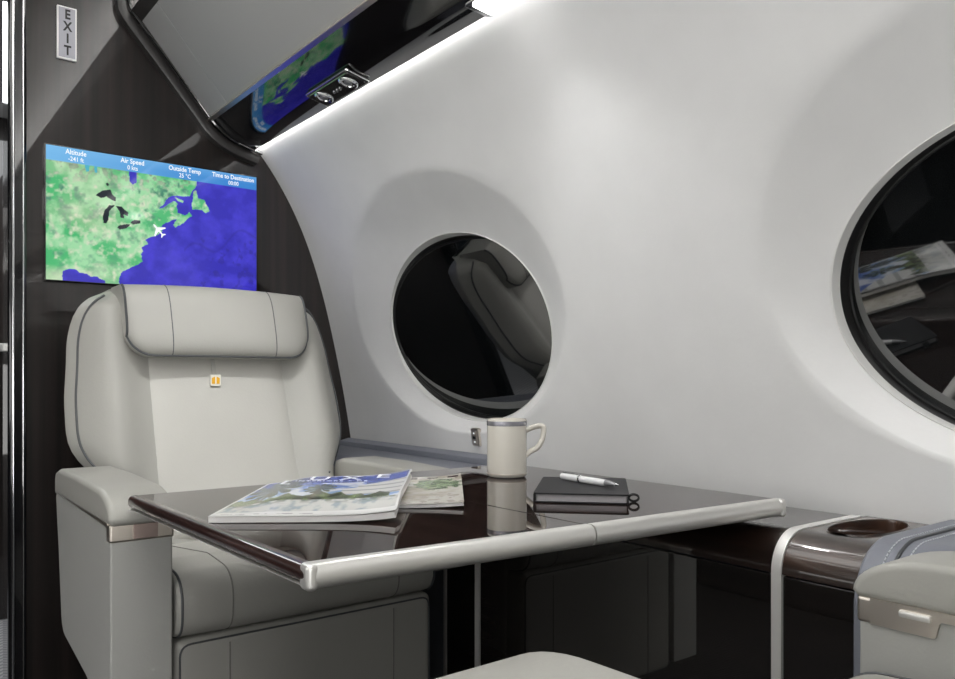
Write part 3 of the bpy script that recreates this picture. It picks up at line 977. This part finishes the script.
seat = make_seat('grey leather club seat with headrest, standing below the television', 'grey leather club seats', 1)
near = make_seat('grey leather club seat whose armrests edge in at the bottom of the photo', 'grey leather club seats', -1)
seat.location = (0.597, 1.205, 0)
near.location = (0.574, 0.408, 0.0); near.rotation_euler = (0, 0, PI + math.radians(0.5))

# ------------------------------------------------------------------ table
tb = thing('folding_table', 'glossy dark wood table with silver front edge, reaching out from the console', 'table', (0, 0, 0))
N1 = Vector((0.309, 0.649)); N2 = Vector((0.998, 0.607)); F2 = Vector((0.996, 1.192)); F1 = Vector((0.297, 1.192))
tS = (0.650 - N1.x) / (N2.x - N1.x)
NS = N1.lerp(N2, tS); FS = F1.lerp(F2, tS)
th = 0.019


def slab(poly, z0, z1, r, seg=4):
    bm = extrude([tuple(p) for p in poly], z0, z1, 'Z', r, seg)
    return bm


g = 0.0006
in1 = Vector((0.011, 0.006))
obj('table_leaf', slab([N1 + Vector((0.012, 0.008)), NS + Vector((-g, 0.008)), FS + Vector((-g, 0)), F1 + Vector((0.012, 0))], T - th, T, 0.0012, 2), M['table'], tb)
obj('table_leaf', slab([NS + Vector((g, 0.008)), N2 + Vector((0, 0.008)), F2, FS + Vector((g, 0))], T - th, T, 0.0012, 2), M['table'], tb)
# veneered aisle edge, bullnosed, with a thin metal line under it
def edge_bar(a, b, inward, w, z0, z1, n=8, ext=0.0):
    d = (b - a).normalized()
    a = a - d * ext; b = b + d * ext
    prof = []
    h = (z1 - z0) / 2; zc_ = (z0 + z1) / 2
    for k in range(n + 1):
        an = PI / 2 + PI * k / n
        prof.append((w * 0.55 * (1 + math.cos(an)) , zc_ + h * math.sin(an)))
    prof.append((w, z0)); prof.append((w, z1))
    return loft([[(p.x + inward.x * u, p.y + inward.y * u, z) for u, z in prof] for p in (a, b)], True)


obj('wood_edge', edge_bar(N1 + Vector((0, 0.004)), F1, Vector((1, 0)), 0.0125, T - 0.0175, T + 0.0002), M['table_edge'], tb, sharp=50)
obj('edge_trim', edge_bar(N1 + Vector((0.002, 0.004)), F1 + Vector((0.002, 0)), Vector((1, 0)), 0.012, T - 0.0205, T - 0.0178, 4), M['silver'], tb, sharp=50)
inn = Vector((-(N2 - N1).y, (N2 - N1).x)).normalized()
dirn = (N2 - N1).normalized()
sb = Vector((0, 0)) - inn * 0.002
for a, b in ((N1 + sb + dirn * 0.004, NS + sb - dirn * 0.0012), (NS + sb + dirn * 0.0012, N2 + sb - dirn * 0.004)):
    bm = edge_bar(a, b, inn, 0.016, T - 0.0225, T + 0.0012, 10)
    se = obj('silver_edge', bm, M['silver'], tb, sharp=50)
for p in (N1 + sb, N2 + sb):
    bm = bmesh.new()
    sgn = 1 if p.x < 0.6 else -1
    c = p + dirn * sgn * 0.006 + inn * 0.009
    add_box(bm, (0, 0, 0), (0.012, 0.019, 0.0248), 0.005, 4)
    bmesh.ops.rotate(bm, matrix=Matrix.Rotation(math.atan2(dirn.y, dirn.x), 3, 'Z'), verts=bm.verts)
    bmesh.ops.translate(bm, vec=(c.x, c.y, T - 0.0107), verts=bm.verts)
    obj('end_cap', bm, M['silver'], tb, sharp=60)
# slide support that carries the table out of the console
obj('support_arm', box((0.86, 0.93, T - 0.0265), (0.30, 0.30, 0.012), 0.003, 2), M['black'], tb)

# ------------------------------------------------------------------ things on the table
def mag_colours(U, V):
    L = lambda a, b, t: a + (b - a) * np.clip(t, 0, 1)[..., None]
    V = np.interp(V, [0, .07, .22, .46, 1], [0, .13, .36, .56, 1])
    n1 = fbm(U, V, 6, 11, 4); n2 = fbm(U, V, 22, 12, 4); n3 = fbm(U * 2, V, 10, 13, 3)
    c = L(np.broadcast_to(lin(150, 180, 225), U.shape + (3,)), lin(58, 84, 180), (V - 0.50) / 0.32)          # sky
    c = L(c, lin(232, 236, 244), np.clip((n1 - 0.52) * 6, 0, 0.85) * (V < 0.78))                                # clouds
    house = inpoly(U, V, [(0.62, 0.45), (0.62, 0.60), (0.70, 0.63), (0.70, 0.68), (0.86, 0.76), (1.0, 0.80), (1.0, 0.42)])
    c = np.where(house[..., None], L(np.broadcast_to(lin(226, 226, 224), U.shape + (3,)), lin(168, 170, 172), (np.sin(V * 60) > 0.55) * 0.8), c)
    tree = (V > 0.36) & (V < 0.385 + 0.17 * fbm(U, V * 0, 16, 14, 3) ** 1.3 + 0.05 * np.exp(-((U - 0.55) / 0.12) ** 2)) & (U < 0.93)
    c = np.where(tree[..., None], L(np.broadcast_to(lin(30, 44, 26), U.shape + (3,)), lin(124, 142, 92), (n2 - 0.38) * 3.4), c)
    for (px, py, r, sq) in ((0.17, 0.72, 0.17, 0.62), (0.47, 0.62, 0.10, 0.75)):
        a = np.arctan2((V - py) * sq, U - px); d = np.hypot(U - px, (V - py) * sq)
        fr = (d < r * (0.55 + 0.45 * np.abs(np.cos(a * 5.5 + 0.6)))) & (np.abs(np.cos(a * 5.5 + 0.6)) + 0.35 * n2 > 0.5)
        c = np.where(fr[..., None], L(np.broadcast_to(lin(38, 54, 46), U.shape + (3,)), lin(96, 114, 92), (n2 - .4) * 4), c)
        tr = (np.abs(U - px + 0.04 * (V - py)) < 0.011) & (V < py) & (V > 0.33)
        c = np.where(tr[..., None], lin(104, 92, 78), c)
    low = V < 0.37
    lc = L(np.broadcast_to(lin(206, 206, 202), U.shape + (3,)), lin(160, 172, 176), (n3 - 0.46) * 4)
    lc = L(lc, lin(92, 98, 78), np.clip((V - 0.28) * 9, 0, 1) * np.clip((n2 - .42) * 6, 0, .8))
    c = np.where(low[..., None], lc, c)
    wt = (V < 0.13) | (U < 0.012) | (U > 0.988) | (V > 0.985)
    c = np.where(wt[..., None], lin(228, 228, 226), c)
    line = (np.abs(V - 0.075) < 0.008) & (U > 0.05) & (U < 0.55) & (n2 > 0.42)
    c = np.where(line[..., None], lin(150, 150, 150), c)
    return c


def mag2_colours(U, V):
    L = lambda a, b, t: a + (b - a) * np.clip(t, 0, 1)[..., None]
    n1 = fbm(U, V, 7, 21, 4); n2 = fbm(U, V, 24, 22, 4)
    c = L(np.broadcast_to(lin(224, 220, 212), U.shape + (3,)), lin(188, 180, 166), (n1 - 0.42) * 3)
    gr = (np.hypot((U - 0.82) / 0.17, (V - 0.68) / 0.20) + (n2 - 0.5) * 1.3) < 0.9
    c = np.where(gr[..., None], L(np.broadcast_to(lin(128, 150, 116), U.shape + (3,)), lin(186, 196, 172), (n2 - .35) * 3), c)
    t1 = (V > 0.90) & (V < 0.955) & (np.sin(U * 42) > -0.1)
    c = np.where(t1[..., None], lin(92, 62, 58), c)
    st = (V < 0.34) & (U > 0.1) & (n2 > 0.56)
    c = np.where(st[..., None], lin(196, 190, 182), c)
    return c


def magazine(name, label, cr, cd, w_, h_, rot, zfun, thick, colfn, bend):
    x, y = cam2w(cr, cd)
    t = thing(name, label, 'magazine', (x, y, T), -TH + rot, 'magazines on the table')
    # pages
    nx, ny = 24, 16
    top = lambda u, v, f: zfun(u, v) + thick * f
    P = lambda u, v, f: (-w_ / 2 + u * w_ * (1 - 0.010 * f), -h_ / 2 + v * h_, top(u, v, f) + 0.0005)
    bm = bmesh.new()
    lay = [[[bm.verts.new(P(i / nx, j / ny, f)) for i in range(nx + 1)] for j in range(ny + 1)] for f in (0, 0.97)]
    for q, L in enumerate(lay):
        for j in range(ny):
            for i in range(nx):
                f = (L[j][i], L[j][i + 1], L[j + 1][i + 1], L[j + 1][i])
                bm.faces.new(f if q else f[::-1])
    a, b = lay
    for i in range(nx):
        bm.faces.new((a[0][i], a[0][i + 1], b[0][i + 1], b[0][i])); bm.faces.new((a[ny][i + 1], a[ny][i], b[ny][i], b[ny][i + 1]))
    for j in range(ny):
        bm.faces.new((a[j + 1][0], a[j][0], b[j][0], b[j + 1][0])); bm.faces.new((a[j][nx], a[j + 1][nx], b[j + 1][nx], b[j][nx]))
    obj('pages', bm, M['pages'], t, sharp=40)
    cv = lambda u, v: (-w_ / 2 + u * w_ * 1.004 - 0.0005, -h_ / 2 - 0.0008 + v * (h_ + 0.0016), top(u, v, 1.0) + 0.0009 + bend(u, v))
    c = picture('cover', cv, 180, 220, colfn, M['print'], t)
    return t, cv


t2, cv2 = magazine('magazine', 'pale magazine with green leaves on its cover, lying partly under the other', -0.128, 1.150, 0.212, 0.270, math.radians(2.0),
                   lambda u, v: 0.003 * u ** 6, 0.0045, mag2_colours, lambda u, v: 0.004 * u ** 5 * v ** 2)
z1 = lambda u, v: 0.0105 * smooth(u / 0.36) * smooth((v + 0.04) / 0.36) + 0.005 * (u ** 6)
t1, cv1 = magazine('magazine', 'glossy magazine with blue sky and palm trees cover, lying on top', -0.203, 1.058, 0.214, 0.285, math.radians(1.0),
                   z1, 0.0070, mag_colours, lambda u, v: 0.0065 * u ** 5 * (0.3 + 0.7 * v * v))
for k, ch in enumerate('LUXE'):
    u = 0.17 + 0.215 * k; v = 0.87
    p = cv1(u, v)
    text_obj('title_letter', ch, 0.056, M['text_white'], t1, (p[0], p[1], p[2] + 0.0012), rot=(0, 0, 0), ext=0.0002, sx=0.8, bold=0.0002)
p = cv1(0.56, 0.77)
text_obj('subtitle', 'INTERIORS + DESIGN', 0.0115, M['text_white'], t1, (p[0], p[1], p[2] + 0.0012), rot=(0, 0, 0), ext=0.0002, spacing=1.25)

# mug
x, y = cam2w(0.0495, 1.348)
mg = thing('coffee_mug', 'cream china mug with a silver rim band standing on the table', 'mug', (x, y, T), -TH)
R = 0.0335
bm = lathe([(0.0, 0.0035), (0.026, 0.003), (0.0285, 0.0008), (0.0315, 0.0015), (R - 0.0002, 0.0045), (R, 0.008), (R, 0.05), (R, 0.0955), (R - 0.001, 0.0975), (R - 0.0028, 0.0970), (R - 0.0032, 0.094), (R - 0.0034, 0.02), (R - 0.007, 0.008), (0.0, 0.0065)], 64)
mb = obj('mug_body', bm, M['mug'], mg, sharp=50)
obj('rim_band', lathe([(R - 0.0002, 0.0862), (R + 0.0004, 0.0866), (R + 0.0004, 0.0938), (R - 0.0002, 0.0942)], 64), M['rim_silver'], mg, sharp=60)
obj('foot_line', lathe([(R - 0.0004, 0.0055), (R + 0.0004, 0.006), (R + 0.0004, 0.0072), (R - 0.0001, 0.0076)], 64), M['nickel'], mg)
hp = spline([(R - 0.002, 0, 0.078), (R + 0.012, 0, 0.084), (R + 0.024, 0, 0.086), (R + 0.0285, 0, 0.081), (R + 0.026, 0, 0.064), (R + 0.018, 0, 0.050), (R + 0.006, 0, 0.043), (R - 0.002, 0, 0.036)], 5)
hd = obj('mug_handle', tube(hp, 0.0042, 10, flat=1.25), M['mug'], mg, sharp=80)
hd.rotation_euler = (0, 0, math.radians(-8))

# notebook and pen
x, y = cam2w(0.150, 1.142)
nb = thing('notebook', 'black covered notebook with a pen loop lying on the table beside the mug', 'notebook', (x, y, T), -TH + math.radians(-9.0))
W_, H_ = 0.126, 0.176
rp = lambda a, b, r_: round_poly([(-a, -b), (a, -b), (a, b), (-a, b)], r_, 5)
obj('back_cover', extrude(rp(W_ / 2, H_ / 2, 0.006), 0.0004, 0.0022, 'Z', 0.0006, 2), M['book'], nb)
obj('page_block', extrude(rp(W_ / 2 - 0.003, H_ / 2 - 0.003, 0.005), 0.0022, 0.0115, 'Z'), M['pages_grey'], nb)
obj('front_cover', extrude(rp(W_ / 2, H_ / 2, 0.006), 0.0115, 0.0135, 'Z', 0.0007, 2), M['book'], nb)
obj('spine', box((-W_ / 2 + 0.0012, 0, 0.006), (0.0028, H_ - 0.004, 0.0126), 0.001, 2), M['book'], nb)
lp = [(W_ / 2 + 0.001 + 0.0055 + 0.0065 * math.cos(a), -H_ / 2 + 0.022, 0.0060 + 0.0046 * math.sin(a)) for a in np.linspace(0, 2 * PI, 20, endpoint=False)]
bm = bmesh.new()
for dy in (0.0, 0.003, 0.006):
    tube([(a, b + dy, c) for a, b, c in lp], 0.0013, 6, True, bm)
obj('pen_loop', bm, M['black'], nb)

p0 = Vector(cam2w(0.1265, 1.200)); p1 = Vector(cam2w(0.190, 1.105))
d = p1 - p0
pn = thing('pen', 'white pen with grey grip lying across the black notebook', 'pen', (p0.x, p0.y, T + 0.0137 + 0.0053), math.atan2(d.y, d.x))
Lp = 0.122
def along(prof, n=20):
    return loft([[(xx, r_ * math.cos(2 * PI * k / n), r_ * math.sin(2 * PI * k / n)) for k in range(n)] for xx, r_ in prof], True)
obj('barrel', along([(0.0, 0.0035), (0.001, 0.0046), (0.03, 0.0051), (0.09, 0.0050), (0.096, 0.0047)]), M['pen'], pn)
obj('grip', along([(0.096, 0.0046), (0.102, 0.0044), (0.112, 0.0030), (0.115, 0.0018)]), M['pen_grey'], pn)
obj('tip', along([(0.115, 0.0016), (0.120, 0.0009), (0.122, 0.0004)], 12), M['chrome'], pn)
obj('band', along([(0.040, 0.00515), (0.0405, 0.0054), (0.0435, 0.0054), (0.044, 0.00515)]), M['chrome'], pn)
obj('clip', box((0.022, 0.0, 0.0062), (0.036, 0.0028, 0.0014), 0.0006, 2), M['chrome'], pn)

# ------------------------------------------------------------------ forward cabin glimpsed through the opening
fw = 3.62
struct(obj('wall_forward', box((0.2, fw + 0.02, 0.94), (2.2, 0.04, 1.9)), M['bulkhead'], smooth=False))
gc = thing('galley_cabinet', 'dark galley cabinet with a pale counter seen through the aisle opening', 'cabinet', (0.35, fw - 0.16, 0))
obj('cabinet_body', box((0, 0, 0.48), (0.6, 0.31, 0.96), 0.005, 2), M['bulkhead'], gc)
obj('counter', box((0, -0.005, 0.975), (0.62, 0.32, 0.03), 0.005, 2), M['silver'], gc)
pf = thing('picture_frame', 'white framed picture on the forward wall beyond the aisle opening', 'picture', (0.315, fw, E + 0.80))
obj('frame', box((0, -0.01, 0), (0.20, 0.02, 0.26), 0.004, 2), M['paper'], pf)
obj('print', box((0, -0.021, 0), (0.15, 0.002, 0.21)), M['sign'], pf)

# ------------------------------------------------------------------ light
def area(name, loc, rot, sx, sy, power, col=(1, 1, 1)):
    l = bpy.data.lights.new(name, 'AREA'); l.shape = 'RECTANGLE'; l.size = sx; l.size_y = sy; l.energy = power; l.color = col
    o = bpy.data.objects.new(name, l); COL.objects.link(o); o.location = loc; o.rotation_euler = rot
    return o


area('aisle_ceiling_fill', (0.05, 0.85, E + 1.005), (0, 0, 0), 0.55, 1.9, 10, (1, 0.985, 0.96))  # added soft fill over the aisle, not a cabin fixture
area('aft_ceiling_fill', (0.05, -1.0, E + 1.005), (0, 0, 0), 0.7, 0.9, 9, (1, 0.985, 0.96))  # added fill behind the viewpoint, evens out the cabin light
area('opposite_side_fill', (-0.99, 0.55, E + 0.10), (0, -PI / 2, 0), 0.55, 2.2, 8, (1, 0.99, 0.97))  # invented soft fill facing the windows, lifts their shaded recesses
area('aft_cabin_fill', (-0.12, -1.62, E - 0.28), (-PI / 2, 0, PI), 0.95, 0.8, 21, (1, 0.99, 0.97))  # added low fill from aft, brightens the far cushion and leg rest
area('forward_ceiling_lamp', (0.25, 2.9, E + 1.0), (0, 0, 0), 0.6, 0.9, 12, (0.95, 0.98, 1))


def spot(name, loc, target, power, ang, blend, r):
    l = bpy.data.lights.new(name, 'SPOT'); l.energy = power; l.spot_size = ang; l.spot_blend = blend; l.shadow_soft_size = r
    o = bpy.data.objects.new(name, l); COL.objects.link(o); o.location = loc
    o.rotation_euler = (Vector(target) - Vector(loc)).to_track_quat('-Z', 'Y').to_euler()
    return o


spot('reading_lamp_beam', (0.80, 1.00, E + 0.615), (0.90, 0.93, E - 0.2), 7, 2.0, 0.9, 0.03)
spot('seat_downlight', (0.44, 1.12, E + 0.96), (0.61, 1.60, E - 0.15), 34, 0.54, 1.0, 0.03)

wd = bpy.data.worlds.new('World'); S.world = wd; wd.use_nodes = True
wd.node_tree.nodes['Background'].inputs['Color'].default_value = (0.01, 0.012, 0.015, 1)

# ------------------------------------------------------------------ camera
cd = bpy.data.cameras.new('Camera')
cd.sensor_fit = 'HORIZONTAL'; cd.sensor_width = 36.0; cd.lens = 36.0 * 800 / 955
cd.shift_y = 38.5 / 955
cd.clip_start = 0.02
co = bpy.data.objects.new('Camera', cd); COL.objects.link(co)
co.location = (0, 0, E); co.rotation_euler = (PI / 2, 0, -TH)
S.camera = co
S.view_settings.view_transform = 'Standard'
S.view_settings.look = 'None'
S.view_settings.exposure = -0.1
